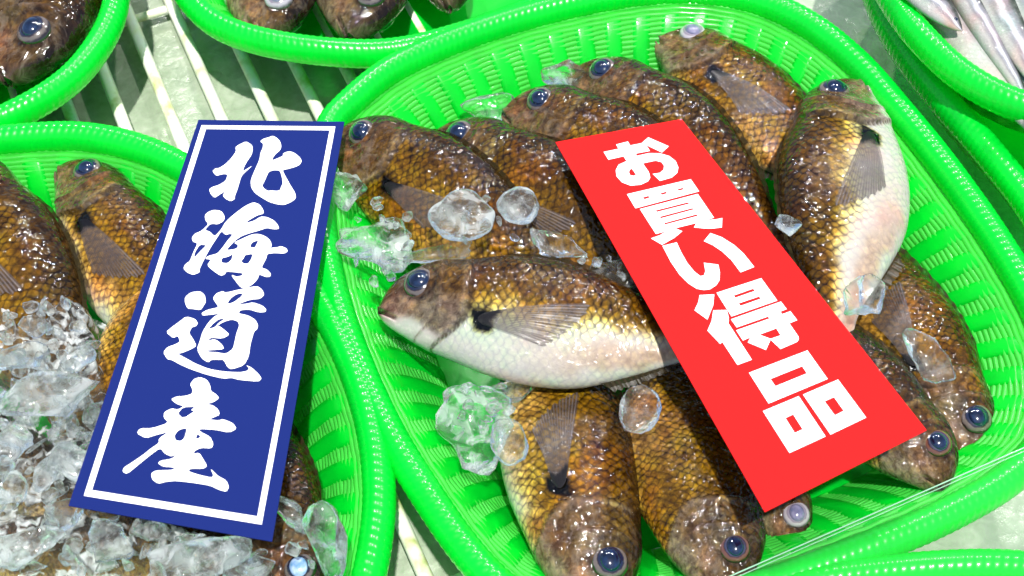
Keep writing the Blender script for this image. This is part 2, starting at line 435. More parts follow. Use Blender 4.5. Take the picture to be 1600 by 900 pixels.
# ------------------------------------------------------------------ baskets
def basket(label, rim_px, rim_z, depth=0.050, shrink=0.24, rr=0.0078, group='green woven plastic baskets', rows=22, pitch=0.0175, base_z=None, phase=0.0):
    pts = [np.array(P(x, y, rim_z)) for x, y in rim_px]
    loop, per = catmull(pts, 1400)
    c = loop.mean(axis=0)
    bz = rim_z - depth
    root = empty('basket', Matrix.Translation((c[0], c[1], bz)))
    tag(root, label, 'basket', group)
    L = loop - np.array([c[0], c[1], bz])
    n = len(L)
    out = L[:, :2] / np.linalg.norm(L[:, :2], axis=1)[:, None]
    # rim: thick rolled lip wrapped with slanted ridges
    T = np.roll(L, -1, 0) - np.roll(L, 1, 0); T /= np.linalg.norm(T, axis=1)[:, None]
    A = np.stack([T[:, 1], -T[:, 0], np.zeros(n)], axis=1)
    if (A[:, :2] * out).sum() < 0: A = -A
    up = np.array([0, 0, 1.0])
    nr = int(per / 0.0038); ns = 6; nL = nr * ns
    idx = np.linspace(0, n, nL, endpoint=False)
    def rs(Q):
        q = np.vstack([Q, Q[:1]]); return np.stack([np.interp(idx, np.arange(n + 1), q[:, k]) for k in range(Q.shape[1])], axis=1)
    Lr, Ar = rs(L), rs(A)
    sg = 20; th = np.linspace(0, 2 * np.pi, sg, endpoint=False)
    ph = np.arange(nL)[:, None] / ns * 2 * np.pi + th[None, :] * 3.0
    rad = rr * (1 + 0.055 * np.abs(np.sin(ph / 2)) ** 0.7 * 1.0 - .03)
    wob = 0.0005 * np.sin(idx / n * 2 * np.pi * 9 + phase)
    Vr = Lr[:, None, :] + Ar[:, None, :] * (np.cos(th)[None, :, None] * rad[:, :, None] * .92) + up[None, None, :] * ((np.sin(th)[None, :] * rad * 1.1 + wob[:, None])[:, :, None])
    link_mesh('rim', Vr.reshape(-1, 3), grid_faces(nL, sg, True, True), M_RIM, root)
    # wall profile: from just inside the rim down to the base
    def wall(t, off=0.0):
        s = 1 - shrink * (t ** 0.85)
        Q = L.copy()
        Q[:, :2] = L[:, :2] * s - A[:, :2] * (0.004 + off)
        Q[:, 2] = depth - 0.004 - (depth - 0.006) * (t ** 1.25)
        return Q
    # strands: horizontal ribs, weaving slightly in and out of the staves
    nst = int(per / pitch / 2) * 2
    arc = np.arange(n) / n
    st = Acc()
    for r in range(rows):
        t = (r + .5) / rows
        wv = 0.0002 * np.cos(2 * np.pi * nst * arc + phase) * (1 if (r // 3) % 2 else -1)
        Q = wall(t); Q[:, :2] += A[:, :2] * wv[:, None]
        v, f = tube(Q[::2], 0.00168, 6, True); st.add(v, f)
    st.build('wall', M_STRAND, root)
    # staves: flat strips running down the wall, in front of the ribs
    sv = Acc()
    NT = 10
    ts = np.linspace(0.0, 1.0, NT)
    W_in = [wall(t, 0.0021) for t in ts]; W_out = [wall(t, -0.0004) for t in ts]
    for k in range(nst):
        for (lo, hi, t0, t1) in ((0.0, .6, 0, NT - 1),):
            js = [int(((k + lo + (hi - lo) * q / 4 + phase) / nst) * n) % n for q in range(5)]
            v = []
            for i in range(NT):
                for jx, j in enumerate(js):
                    b = 0.0007 * math.sin(math.pi * jx / 4)
                    p = W_in[i][j].copy(); p[:2] -= A[j, :2] * b; v.append(p)
                for j in reversed(js): v.append(W_out[i][j])
            sv.add(v, grid_faces(NT, 10, False, True))
    sv.build('stave', M_STAVE, root)
    # base sheet
    Q = wall(1.0)
    rings = [0.0, .25, .5, .75, .93, 1.0]
    v = []
    nq = 200; Qs = Q[::n // nq][:nq]; nq = len(Qs)
    for s in rings:
        for p in Qs: v.append((p[0] * s, p[1] * s, 0.003 + (0.003 if s == 1.0 else 0)))
    link_mesh('base', v, grid_faces(len(rings), nq, False, True), M_FLOOR, root)
    return root

RIM_C = [(540, 168), (610, 112), (700, 68), (800, 33), (900, 8), (1000, -10), (1090, -14), (1180, 2), (1265, 42), (1345, 105), (1418, 190),
         (1495, 290), (1562, 385), (1622, 490), (1655, 590), (1640, 680), (1580, 745), (1490, 800), (1390, 845), (1270, 890), (1150, 930),
         (1000, 965), (880, 965), (800, 930), (735, 868), (668, 775), (610, 680), (562, 575), (525, 470), (505, 370), (500, 270), (512, 205)]
RIM_L = [(-420, 560), (-400, 430), (-320, 330), (-200, 262), (-80, 230), (40, 216), (140, 216), (230, 236), (310, 276), (390, 335), (450, 400),
         (505, 480), (550, 570), (580, 665), (592, 760), (586, 850), (565, 940), (520, 1030), (420, 1120), (260, 1180), (60, 1190), (-140, 1130),
         (-300, 1000), (-390, 800)]
RIM_TL = [(178, -60), (182, 0), (160, 60), (110, 125), (40, 172), (-40, 200), (-150, 205), (-280, 170), (-400, 90), (-450, -60), (-420, -220),
          (-300, -330), (-100, -370), (60, -320), (150, -200)]
RIM_T = [(262, -75), (290, -10), (340, 38), (420, 68), (520, 82), (620, 80), (720, 58), (820, 22), (910, -20), (980, -80), (1010, -160),
         (960, -260), (820, -340), (640, -370), (460, -350), (320, -280), (262, -180)]
RIM_R = [(1352, -80), (1375, 10), (1420, 90), (1475, 160), (1535, 225), (1595, 300), (1655, 390), (1740, 470), (1880, 520), (2020, 480),
         (2110, 350), (2100, 180), (2000, 40), (1880, -80), (1700, -190), (1520, -220), (1400, -180)]
RIM_TR = [(1365, -120), (1378, -40), (1408, 20), (1450, 72), (1510, 122), (1590, 165), (1680, 190), (1800, 190), (1920, 140), (1990, 40),
          (1980, -90), (1880, -200), (1720, -280), (1540, -290), (1420, -230)]
RIM_B = [(x, y + 20) for x, y in [(1060, 990), (1120, 940), (1230, 900), (1350, 878), (1480, 868), (1620, 870), (1760, 900), (1860, 980), (1880, 1100), (1800, 1240),
         (1600, 1330), (1380, 1340), (1180, 1270), (1070, 1140)]]
bk_c = basket('green woven basket in the middle holding the fish pile under the red card', RIM_C, 0.056)
bk_l = basket('green woven basket at lower left heaped with crushed ice, half under the blue card', RIM_L, 0.056, phase=.3)
bk_tl = basket('green basket cut off by the upper left corner with one dark fish head', RIM_TL, 0.050, phase=.7)
bk_t = basket('green basket at the top edge with three fish heads looking over its rim', RIM_T, 0.050, phase=.1)
bk_r = basket('dark empty green basket at right edge, beneath the basket of silver fish', RIM_R, 0.056, phase=.5)
bk_tr = basket('green basket in the upper right corner filled with slender silver fish', RIM_TR, 0.082, phase=.9)
bk_b = basket('green basket at the lower right edge of which only the far rim shows', RIM_B, 0.056, phase=.2)

# ------------------------------------------------------------------ fish
DX = [0, .015, .04, .08, .15, .25, .35, .45, .60, .75, .88, 1.0]
DZ = [.008, .046, .084, .117, .148, .158, .175, .178, .155, .108, .062, .048]
VZ = [-.016, -.034, -.052, -.074, -.108, -.142, -.172, -.188, -.182, -.130, -.072, -.048]
TY = [.012, .032, .046, .054, .074, .092, .100, .100, .086, .056, .028, .014]
SDX = [0, .02, .06, .12, .2, .35, .5, .65, .8, .92, 1.0]
SDZ = [.002, .012, .026, .042, .055, .066, .068, .060, .044, .028, .024]
SVZ = [-.004, -.016, -.032, -.048, -.062, -.074, -.076, -.066, -.046, -.028, -.024]
STY = [.004, .012, .022, .032, .042, .050, .050, .042, .028, .014, .008]
def smooth_interp(x, X, Y):
    X = np.array(X); Y = np.array(Y)
    m = np.gradient(Y, X)
    i = np.clip(np.searchsorted(X, x) - 1, 0, len(X) - 2)
    h = X[i + 1] - X[i]; t = np.clip((x - X[i]) / h, 0, 1)
    return ((2*t**3 - 3*t**2 + 1) * Y[i] + (t**3 - 2*t**2 + t) * h * m[i] + (-2*t**3 + 3*t**2) * Y[i+1] + (t**3 - t**2) * h * m[i+1])
def sstep(a, b, x):
    t = np.clip((x - a) / (b - a), 0, 1); return t * t * (3 - 2 * t)
def lerp(a, b, t): return a + (b - a) * t[..., None]

def op_edge(z):
    return .285 - np.where(z < -.01, 8.5 * (z + .01) ** 2, 0.9 * (z + .01) ** 2)

def make_fish(label, snout, zs, tail, zt, s=1, roll=0, fat=1.0, bend=0.0, belly=.32, dark=0.0, group='brown fish in the green baskets',
              eye='blue', species='perch', fin=True, zbend=0.0, headgrey=.5, name='fish', cat='fish', finang=0.0, back_fin=True):
    a, b = P(*snout, zs), P(*tail, zt)
    X = (b - a); Lg = X.length; X.normalize()
    up = Vector((0, 0, 1)); up = (up - X * up.dot(X)).normalized()
    D0 = up.cross(X) * s
    r = math.radians(roll)
    D = (D0 * math.cos(r) + up * math.sin(r)).normalized()
    Nn = (up * math.cos(r) - D0 * math.sin(r)).normalized()
    # local axes: x snout->tail, z dorsal, y = out of the visible flank (Nn); handedness handled by mirroring y
    Yax = D.cross(X)
    sy = 1 if Yax.dot(Nn) > 0 else -1
    R = Matrix((X, Yax, D)).transposed().to_4x4()
    root = empty(name, Matrix.Translation(a) @ R)
    tag(root, label, cat, group)
    silver = species == 'smelt'
    nx, nt_ = (170, 72) if not silver else (110, 40)
    u = np.linspace(0, 1, nx) ** 1.25
    if silver: d, v, ty = (smooth_interp(u, SDX, q) for q in (SDZ, SVZ, STY))
    else: d, v, ty = (smooth_interp(u, DX, q) for q in (DZ, VZ, TY))
    d = d * fat; v = v * fat
    cz = np.where(u < 2, (d + v) / 2 + .10 * (d - v) * sstep(0, .5, u), 0)
    th = np.linspace(0, 2 * np.pi, nt_, endpoint=False)
    C, Sn = np.cos(th), np.sin(th)
    # cross-section: y = ty*cos^p, z piecewise up/down
    U = np.repeat(u[:, None], nt_, 1)
    zz = np.where(Sn[None, :] >= 0, cz[:, None] + (d - cz)[:, None] * np.abs(Sn) ** .96, cz[:, None] - (cz - v)[:, None] * np.abs(Sn) ** .96)
    yy = ty[:, None] * np.sign(C)[None, :] * np.abs(C)[None, :] ** .88
    zf = (zz - v[:, None]) / (d - v + 1e-9)[:, None]
    # gill cover step, cheek plate, mouth groove, lateral hollow
    rad = np.abs(C)[None, :] ** .5
    if not silver:
        oe = op_edge(zz)
        step = sstep(.06, 0.0, oe - U) * (U < oe)
        inz = sstep(-.175, -.12, zz / fat) * sstep(.15, .10, zz / fat)
        yadd = .016 * np.clip(1 - (oe - U) / .11, 0, 1) * (U <= oe) * inz
        pre = oe - .085
        yadd += .009 * np.clip(1 - (pre - U) / .06, 0, 1) * (U <= pre) * inz
        groove = np.exp(-((zz + .012 + .42 * U) / .0045) ** 2) * sstep(.075, .055, U)
        yadd -= .018 * groove
        yadd += .008 * np.exp(-((np.abs(zz + .012 + .42 * U) - .010) / .005) ** 2) * sstep(.07, .04, U)
        yadd -= .006 * np.exp(-(((U - .055) / .007) ** 2 + ((zz - .035) / .006) ** 2))
        # brow over the eye
        yadd += .003 * np.exp(-(((U - .13) / .06) ** 2 + ((zz - .064) / .045) ** 2))
        yy = yy + yadd * np.sign(C)[None, :] * rad
    X3 = U.copy(); Z3 = zz.copy(); Y3 = yy.copy()
    def warp(x, y, z):
        bz = bend * 4 * x * (1 - x)
        by = zbend * 4 * x * (1 - x)
        return x, y + by * sy, z + bz
    vx, vy, vz = warp(X3, Y3, Z3)
    verts = np.stack([vx, vy, vz], -1).reshape(-1, 3) * Lg
    faces = grid_faces(nx, nt_, False, True)
    faces.append(tuple(range(nt_ - 1, -1, -1))); faces.append(tuple((nx - 1) * nt_ + k for k in range(nt_)))
    if True: faces = [tuple(reversed(f)) for f in faces]
    # colours
    f1 = np.random.default_rng(int(abs(snout[0]) * 13 + abs(snout[1])))
    jit = .03 * np.sin(U * 23 + f1.uniform(0, 6)) + .02 * np.sin(U * 57 + zz * 40)
    t = zf + jit
    def cc(*c): return np.array(c)
    if silver:
        col = np.broadcast_to(cc(.20, .20, .22), U.shape + (3,)).copy()
        col = lerp(col, cc(.42, .40, .37), sstep(.4, .2, t))
        col = lerp(col, cc(.03, .04, .03), sstep(.66, .82, t))
        col = lerp(col, cc(.40, .26, .16), sstep(.12, .05, U) * sstep(.5, .2, t) * .5)
        col = lerp(col, cc(.75, .76, .78), np.exp(-((t - .50) / .07) ** 2) * .8)
        m = sstep(.2, .26, U) * .3
    else:
        back, up_, mid, low, bel = cc(.026, .013, .003), cc(.066, .031, .003), cc(.125, .066, .005), cc(.24, .155, .05), cc(.43, .415, .39)
        k = 1 - dark
        col = np.broadcast_to(mid * k, U.shape + (3,)).copy()
        col = lerp(col, up_ * k, sstep(.48, .72, t))
        col = lerp(col, back * k, sstep(.72, .95, t))
        col = lerp(col, low, sstep(belly + .22, belly + .06, t))
        col = lerp(col, bel, sstep(belly + .12, belly - .08, t - .10 * (U - .4)))
        col = lerp(col, cc(.36, .20, .10), sstep(.35, .75, U) * sstep(.0, .12, t) * sstep(.42, .22, t) * .55)
        # head
        hd = sstep(.0, 1.0, (op_edge(zz) - U + .02 + .03 * sstep(.5, .8, t)) / (.04 + .10 * sstep(.45, .75, t)))
        hcol = np.broadcast_to(cc(.085, .045, .012) * (1 - dark * .5), U.shape + (3,)).copy()
        hcol = lerp(hcol, cc(.15, .105, .075) if belly > .3 else cc(.125, .078, .03), sstep(.66, .4, t) * min(1, headgrey * 1.4))
        hcol = lerp(hcol, cc(.24, .13, .07), np.exp(-(((U - .10) / .035) ** 2 + ((zz + .018) / .03) ** 2)) * .8)
        hcol = lerp(hcol, cc(.52, .47, .42) if belly > .3 else cc(.20, .165, .10), sstep(.26, .08, t))
        hcol = lerp(hcol, cc(.018, .010, .006), sstep(.80, .97, t))
        hcol = lerp(hcol, cc(.10, .07, .055), sstep(.035, .0, U))
        col = lerp(col, hcol, hd)
        col = lerp(col, cc(.34, .28, .25), np.exp(-((U - op_edge(zz) + .016) / .008) ** 2) * inz_mask(zz, fat) * .22)
        oed = np.exp(-((U - op_edge(zz) - .002) / .007) ** 2) * inz_mask(zz, fat)
        col = lerp(col, cc(.030, .018, .012), oed * .8)
        col = lerp(col, cc(.10, .06, .045), np.exp(-((U - op_edge(zz) + .09) / .005) ** 2) * inz_mask(zz, fat) * .6)
        col = lerp(col, cc(.02, .012, .01), np.exp(-((np.hypot(U - .122, zz - .062 * fat) - .053) / .006) ** 2) * .7)
        col = lerp(col, cc(.012, .007, .006), np.clip(groove, 0, 1) * .95)
        # black blotch behind the gill, at the pectoral root
        sp = np.exp(-(((U - .325 + .3 * (zz + .046)) / .026) ** 4 + ((zz + .046) / .032) ** 4)) * (1.7 if fin else 0)
        col = lerp(col, cc(.002, .002, .003), np.clip(sp * 1.6, 0, 1))
        m = (1 - hd) * (.14 + .86 * sstep(.0, .20, t - belly + .12))
        m = m * (1 - np.clip(sp * 2, 0, 1)) + np.clip(sp * 2, 0, 1) + hd * .55 * sstep(.5, .75, t) * sstep(.06, .2, U)
    # uv : arc length around from the lateral line, in body lengths
    dz = np.diff(np.stack([yy, zz], -1), axis=1)
    seg = np.concatenate([np.zeros((nx, 1)), np.cumsum(np.linalg.norm(dz, axis=-1), axis=1)], axis=1)
    half = nt_ // 2
    arc = np.where(th[None, :] <= np.pi / 2, seg, np.where(th[None, :] <= 1.5 * np.pi, (2 * seg[:, [nt_ // 4]] - seg), seg - (seg[:, [-1]] + np.linalg.norm(np.stack([yy[:, 0] - yy[:, -1], zz[:, 0] - zz[:, -1]], -1), axis=-1)[:, None])))
    lowmid = 2 * seg[:, [nt_ // 4]] - seg
    uv = np.stack([U, arc * 1.0], -1).reshape(-1, 2)
    body = link_mesh('body', verts, faces, M_SILVER if silver else M_FISH, root, uv=uv, cols=col.reshape(-1, 3), msk=m.ravel())
    # surface lookup on the visible flank
    def surf(x, z):
        dd, vv, tt = (float(smooth_interp(np.array([x]), *q)[0]) for q in (((SDX, SDZ), (SDX, SVZ), (SDX, STY)) if silver else ((DX, DZ), (DX, VZ), (DX, TY))))
        dd *= fat; vv *= fat
        c = (dd + vv) / 2 + .10 * (dd - vv) * float(sstep(0, .5, np.array(x)))
        q = (z - c) / (dd - c) if z > c else (c - z) / (c - vv)
        q = min(max(q, 0), .999) ** (1 / .96)
        return tt * (1 - q * q) ** .44
    def place(x, y, z):
        x, y, z = warp(x, y * sy, z)
        return Vector((x, y, z)) * Lg
    # eyes
    ex, ez, er = (.075, .010, .021) if silver else (.122, .062 * fat, .050)
    em = {'blue': M_EYE, 'red': M_EYE_RED, 'cloud': M_EYE_CLOUD, 'pale': M_EYE}[eye]
    pm = {'blue': M_PUPIL, 'red': M_PUPIL, 'cloud': M_PUPIL_CLOUD, 'pale': M_PUPIL_PALE}[eye]
    for side in (1, -1):
        ys = surf(ex, ez)
        e = .006
        nv = Vector((-(surf(ex + e, ez) - surf(ex - e, ez)) / (2 * e), 1, -(surf(ex, ez + e) - surf(ex, ez - e)) / (2 * e))).normalized()
        nv = (nv + Vector((0, .8, 0))).normalized()
        c = place(ex, (ys - .012), ez)
        if side < 0:
            c = Vector((c.x, -c.y + 2 * zbend * 4 * ex * (1 - ex) * sy * Lg, c.z))
        nn = Vector((nv.x, nv.y * sy * side, nv.z))
        Q = nn.to_track_quat('Y', 'Z').to_matrix().to_4x4()
        bm = bmesh.new(); bmesh.ops.create_uvsphere(bm, u_segments=28, v_segments=18, radius=1)
        me = bpy.data.meshes.new('eye'); 
        bmesh.ops.transform(bm, matrix=Matrix.Diagonal((er * Lg, .024 * Lg * (er / .041), er * Lg, 1)), verts=bm.verts)
        for f in bm.faces: f.smooth = True
        bm.to_mesh(me); bm.free(); me.materials.append(em)
        eo = bpy.data.objects.new('eye', me); COL.objects.link(eo); eo.parent = root
        eo.matrix_local = Matrix.Translation(c) @ Q
        bm = bmesh.new(); bmesh.ops.create_uvsphere(bm, u_segments=24, v_segments=14, radius=1)
        bmesh.ops.transform(bm, matrix=Matrix.Diagonal((er * Lg * .64, .014 * Lg * (er / .041), er * Lg * .56, 1)), verts=bm.verts)
        for f in bm.faces: f.smooth = True
        me = bpy.data.meshes.new('pupil'); bm.to_mesh(me); bm.free(); me.materials.append(pm)
        po = bpy.data.objects.new('pupil', me); COL.objects.link(po); po.parent = eo
        po.matrix_local = Matrix.Translation((0, .0155 * Lg * (er / .041), 0))
    # pectoral fin: a fan of rays lying back along the flank
    if fin and not silver:
        n1, n2 = 26, 22
        bx, bz = .335, -.047
        V = []; UV = []
        Lf = .30
        for i in range(n1):
            t = i / (n1 - 1)
            for j in range(n2):
                q = j / (n2 - 1) - .5
                ang = q * .46 + finang - .01
                ln = Lf * (1 - .42 * (.5 - q) - .5 * max(0, q - .38) + .025 * math.sin(j * 2.3)) * t
                x = bx + ln * math.cos(ang) - .02 * (1 - (2 * q) ** 2) * (1 - t)
                z = bz + ln * math.sin(ang) + q * (.036)
                sfc = surf(x, z)
                y = sfc + .004 + .010 * math.sin(math.pi * min(1, t * 1.1)) + .0014 * math.sin(j * 1.7) * t * t
                V.append(place(x, y, z)); UV.append((t, j / (n2 - 1)))
        link_mesh('pectoral_fin', V, grid_faces(n1, n2), M_FIN, root, uv=UV)
    # median fins : thin two-sided strips with spiny edge
    def median(nm, xs, hs, side, mat, lean=.45):
        V = []; UV = []
        k = 60; mrow = 5
        for i in range(k):
            t = i / (k - 1); x = xs[0] + (xs[1] - xs[0]) * t
            q = ((DX, DZ) if side > 0 else (DX, VZ)) if not silver else ((SDX, SDZ) if side > 0 else (SDX, SVZ))
            z0 = float(smooth_interp(np.array([x]), *q)[0]) * fat
            h = float(np.interp(t, [0, .12, .45, .8, 1], hs)) * (.82 + .18 * abs(math.sin(t * 38)))
            for j in range(mrow):
                g_ = j / (mrow - 1)
                V.append(place(x + h * g_ * lean * 1.6, .012 * g_ + .0015 * math.sin(i * .9) * g_, z0 - .006 * side + side * h * g_)); UV.append((.3 + g_ * .6, t))
        return link_mesh(nm, V, grid_faces(k, mrow), mat, root, uv=UV)
    if silver:
        median('dorsal_fin', (.48, .58), [.0, .05, .045, .02, .0], 1, M_FIN)
    else:
        if back_fin: median('dorsal_fin', (.30, .88), [.006, .016, .018, .020, .008], 1, M_FINDARK)
        median('anal_fin', (.66, .88), [.0, .035, .03, .022, .008], -1, M_FINDARK)
    # tail fin: forked fan
    V = []; UV = []
    hh = .024 if silver else .048
    for i in range(14):
        t = i / 13
        for j in range(17):
            q = j / 8 - 1
            ln = .17 * t * (.72 + .38 * abs(q))
            V.append(place(.985 + ln, .002 * math.sin(j * 1.3) * t, q * (hh + .085 * t * (fat if not silver else .8)))); UV.append((.3 + t * .6, j / 16))
    link_mesh('tail_fin', V, grid_faces(14, 17), M_FINDARK if not silver else M_FIN, root, uv=UV)
    return root
def inz_mask(zz, fat): return sstep(-.175, -.12, zz / fat) * sstep(.15, .10, zz / fat)

GC = 'brown fish piled in the middle basket'
GL = 'brown fish in the lower left basket'
# centre basket
make_fish('silver bellied fish lying across the pile, snout at left, tail under the red card', (592, 483), .062, (1135, 540), .074, 1, 14, 1.03, .012, .40, 0, GC, 'blue', zbend=.02, headgrey=.8)
make_fish('white bellied fish stood upright against the right rim of the middle basket', (1335, 132), .052, (1298, 540), .060, -1, 4, 1.03, .02, .47, 0, GC, 'blue', zbend=.03, headgrey=.8)
make_fish('brown fish touching the right edge of the blue card, eye beside the card', (514, 222), .050, (890, 455), .046, 1, 30, 1.12, .03, -.12, .1, GC, 'blue', zbend=.02)
make_fish('brown fish second from the blue card, half covered by its neighbour', (662, 226), .040, (1065, 500), .046, 1, 30, 1.12, .03, -.12, .05, GC, 'blue', zbend=.02)
make_fish('brown fish whose head touches the upper left edge of the red card', (788, 172), .044, (1175, 400), .044, 1, 28, 1.1, .03, -.12, .1, GC, 'blue', zbend=.02)
make_fish('brown fish whose back curves along the top right edge of the red card', (886, 120), .040, (1228, 400), .040, 1, 28, 1.1, .035, -.12, .1, GC, 'blue', zbend=.02)
make_fish('brown fish with a clouded purple eye, uppermost of the middle basket', (1022, 56), .036, (1330, 325), .026, 1, 8, 1.0, .035, -.06, .05, GC, 'cloud', zbend=.02, finang=.05)
make_fish('brown fish curving down the right inner wall of the middle basket', (1516, 732), .032, (1325, 330), .030, -1, 8, 1.0, -.01, -.12, .05, GC, 'blue', zbend=.02)
make_fish('open mouthed fish whose eye touches the lower right corner of the red card', (1478, 764), .050, (1175, 446), .046, -1, 12, 1.06, .0, -.05, .35, GC, 'red', zbend=.02)
make_fish('small fish head peeping out below the bottom corner of the red card', (1236, 868), .034, (1130, 500), .034, -1, 10, .8, .0, .15, .2, GC, 'cloud', zbend=.01, fin=False)
make_fish('dark headed fish with a large bulging eye left of the red card bottom corner', (1122, 932), .050, (1040, 520), .044, -1, 8, 1.2, .0, -.12, .1, GC, 'red', zbend=.02, fin=False)
make_fish('golden fish hanging head down below the silver bellied fish, striped fin raised', (918, 966), .046, (868, 480), .036, -1, 0, 1.05, .0, .02, .0, GC, 'blue', zbend=.02, headgrey=.4)
# lower left basket
make_fish('golden brown fish at the left picture edge, its head outside the frame', (-110, 250), .056, (130, 680), .046, 1, 8, 1.0, .03, -.12, .05, GL, 'blue', zbend=.02)
make_fish('pale headed fish left of the blue card, black spot behind its gill', (98, 262), .044, (310, 610), .038, 1, 12, .92, .03, .10, .0, GL, 'blue', zbend=.02, headgrey=.8)
make_fish('plain golden fish back disappearing under the left edge of the blue card', (400, 330), .040, (110, 690), .056, 1, 20, 1.0, .0, .1, .0, GL, 'blue', fin=False)
make_fish('dark fish with a pale blue eye below the lower right corner of the blue card', (462, 968), .052, (352, 560), .044, -1, 10, 1.0, .0, .1, .3, GL, 'pale', fin=False)
make_fish('golden fish buried under ice below the bottom edge of the blue card', (470, 1010), .048, (130, 790), .046, -1, 20, 1.0, .0, .1, .0, GL, 'blue', fin=False)
make_fish('golden fish almost hidden by crushed ice at the left picture edge', (-230, 640), .050, (190, 810), .050, 1, 14, .9, .0, .15, 0, GL, 'blue', fin=False)
make_fish('deep buried fish glimpsed through ice in the lower left corner', (-120, 890), .046, (300, 860), .048, 1, 14, .9, .0, .15, 0, GL, 'blue', fin=False)
# top baskets: dark backs, skin darkened further in place of the shade there
GT = 'brown fish in the baskets along the top edge'
make_fish('dark fish head pointing down in the upper left corner basket', (14, 128), .044, (150, -220), .034, -1, 16, 1.2, .0, .1, .45, GT, 'blue', fin=False)
make_fish('dark fish at the upper left picture corner showing only its black spot', (-120, 150), .040, (10, -330), .030, -1, 0, 1.0, .0, .15, .1, GT, 'blue')
make_fish('left fish head of three looking over the top rim', (408, 62), .040, (440, -230), .034, -1, 10, 1.1, .0, .2, .2, GT, 'cloud', headgrey=.8, fin=False)
make_fish('middle fish head of three at the top edge, pale ringed blue eye', (548, 58), .040, (590, -240), .034, -1, 10, 1.1, .0, .2, .2, GT, 'blue', headgrey=.8, fin=False)
make_fish('right fish head of three at the top edge, only its jaw in view', (704, 14), .034, (610, -260), .030, -1, 6, .8, .0, .2, .1, GT, 'blue', headgrey=.8, fin=False)
# slender silver fish, upper right
GS = 'slender silver fish in the corner basket'
def smelt(label, a, za, b, zb, s=1, roll=0, fat=1.0):
    make_fish(label, a, za, b, zb, s, roll, fat, 0, .3, 0, GS, 'blue', species='smelt', zbend=.01)
smelt('small silver fish with black snout tip, its head over the basket rim', (1503, 48), .092, (1330, -120), .10, -1, 10, 1.5)
smelt('broad pale silver fish below the black tipped snout, orange tinge on its belly', (1400, -110), .078, (1680, 260), .078, 1, 0, 1.5)
smelt('bright narrow silver fish running down the middle of the corner basket', (1455, -90), .092, (1610, 170), .084, 1, 5, .8)
smelt('greenish backed silver fish just right of the bright narrow one', (1490, -130), .096, (1640, 160), .090, 1, 25, 1.1)
smelt('silver fish with a long dark fin in the upper right corner', (1540, -120), .10, (1690, 170), .094, 1, 20, 1.1)
smelt('outermost silver fish cut by the right picture edge', (1590, -90), .10, (1730, 220), .094, 1, 10, 1.2)

# ------------------------------------------------------------------ ice
def ice_chunk(name, c, dims, seed, mat, label=None, parent=None, sub=4, amp=.28, rot=None, group='clear ice chunks on the fish'):
    bm = bmesh.new(); bmesh.ops.create_icosphere(bm, subdivisions=sub, radius=1)
    off = Vector((seed * 3.1, seed * 1.7, seed * .9))
    rr_ = random.Random(seed * 7 + 1)
    pl_ = []
    for q in range(11):
        nv_ = Vector((rr_.gauss(0, 1), rr_.gauss(0, 1), rr_.gauss(0, 1))).normalized(); pl_.append((nv_, rr_.uniform(.42, .8)))
    for v in bm.verts:
        p = v.co.copy()
        if amp > .18:
            for nv_, hh_ in pl_:
                dd_ = p.dot(nv_)
                if dd_ > hh_: p -= nv_ * (dd_ - hh_)
        n1 = noise.noise(p * 1.1 + off); n2 = noise.noise(p * 2.7 + off * 2); n3 = noise.noise(p * 6 + off)
        cell = noise.cell(p * 1.5 + off)
        v.co = p * (1 + amp * n1 * 1.2 + amp * .35 * n2 + amp * .12 * n3)
    M = Matrix.Diagonal((dims[0], dims[1], dims[2], 1))
    if rot is not None: M = Matrix.Rotation(rot[2], 4, 'Z') @ Matrix.Rotation(rot[0], 4, 'X') @ Matrix.Rotation(rot[1], 4, 'Y') @ M
    bmesh.ops.transform(bm, matrix=M, verts=bm.verts)
    for f in bm.faces: f.smooth = True
    me = bpy.data.meshes.new(name); bm.to_mesh(me); bm.free(); me.materials.append(mat)
    o = bpy.data.objects.new(name, me); COL.objects.link(o); o.location = c
    if label: tag(o, label, 'ice', group)
    return o
def chunk(px, py, z, dims, seed, label, mat=M_ICE, rz=0, rx=0, amp=.28):
    return ice_chunk('ice_chunk', P(px, py, z), [d / 1000 for d in dims], seed, mat, label, rot=(rx, 0, rz), amp=amp)
chunk(588, 378, .064, (20, 23, 9), 1, 'jagged ice lump between the blue card and the silver bellied fish', M_ICE_CLOUDY, .4, amp=.42)
chunk(545, 300, .060, (9, 15, 7), 2, 'ice piece tucked against the right edge of the blue card', M_ICE_CLOUDY, .1, amp=.4)
chunk(722, 338, .080, (15, 14, 6), 33, 'rounded cloudy ice disc on the brown fish beside the blue card', M_ICE_CLOUDY, .2, amp=.175)
chunk(812, 322, .080, (10, 10, 6), 4, 'small round ice lump to the right of the cloudy disc', M_ICE_CLOUDY, 0, amp=.178)
chunk(680, 395, .072, (22, 6, 4), 5, 'long flat ice sliver above the eye of the silver bellied fish', M_ICE, .15)
chunk(870, 385, .078, (22, 7, 4), 6, 'clear ice sliver along the back of the silver bellied fish', M_ICE, -.35)
chunk(960, 430, .080, (15, 9, 5), 7, 'clear ice piece at the left edge of the red card', M_ICE, -.8)
chunk(780, 170, .045, (20, 9, 8), 8, 'clear ice behind the second brown fish, against the green wall', M_ICE, .1)
chunk(885, 115, .052, (14, 10, 9), 9, 'frosty ice lump between the two upper fish heads', M_ICE_CLOUDY, .4)
chunk(735, 660, .062, (19, 20, 9), 24, 'clear bubbly ice lump under the belly of the silver bellied fish', M_ICE_CLOUDY, .2, amp=.35)
chunk(800, 610, .060, (12, 10, 6), 11, 'wet ice lump squeezed below the silver bellied fish', M_ICE, .2, amp=.35)
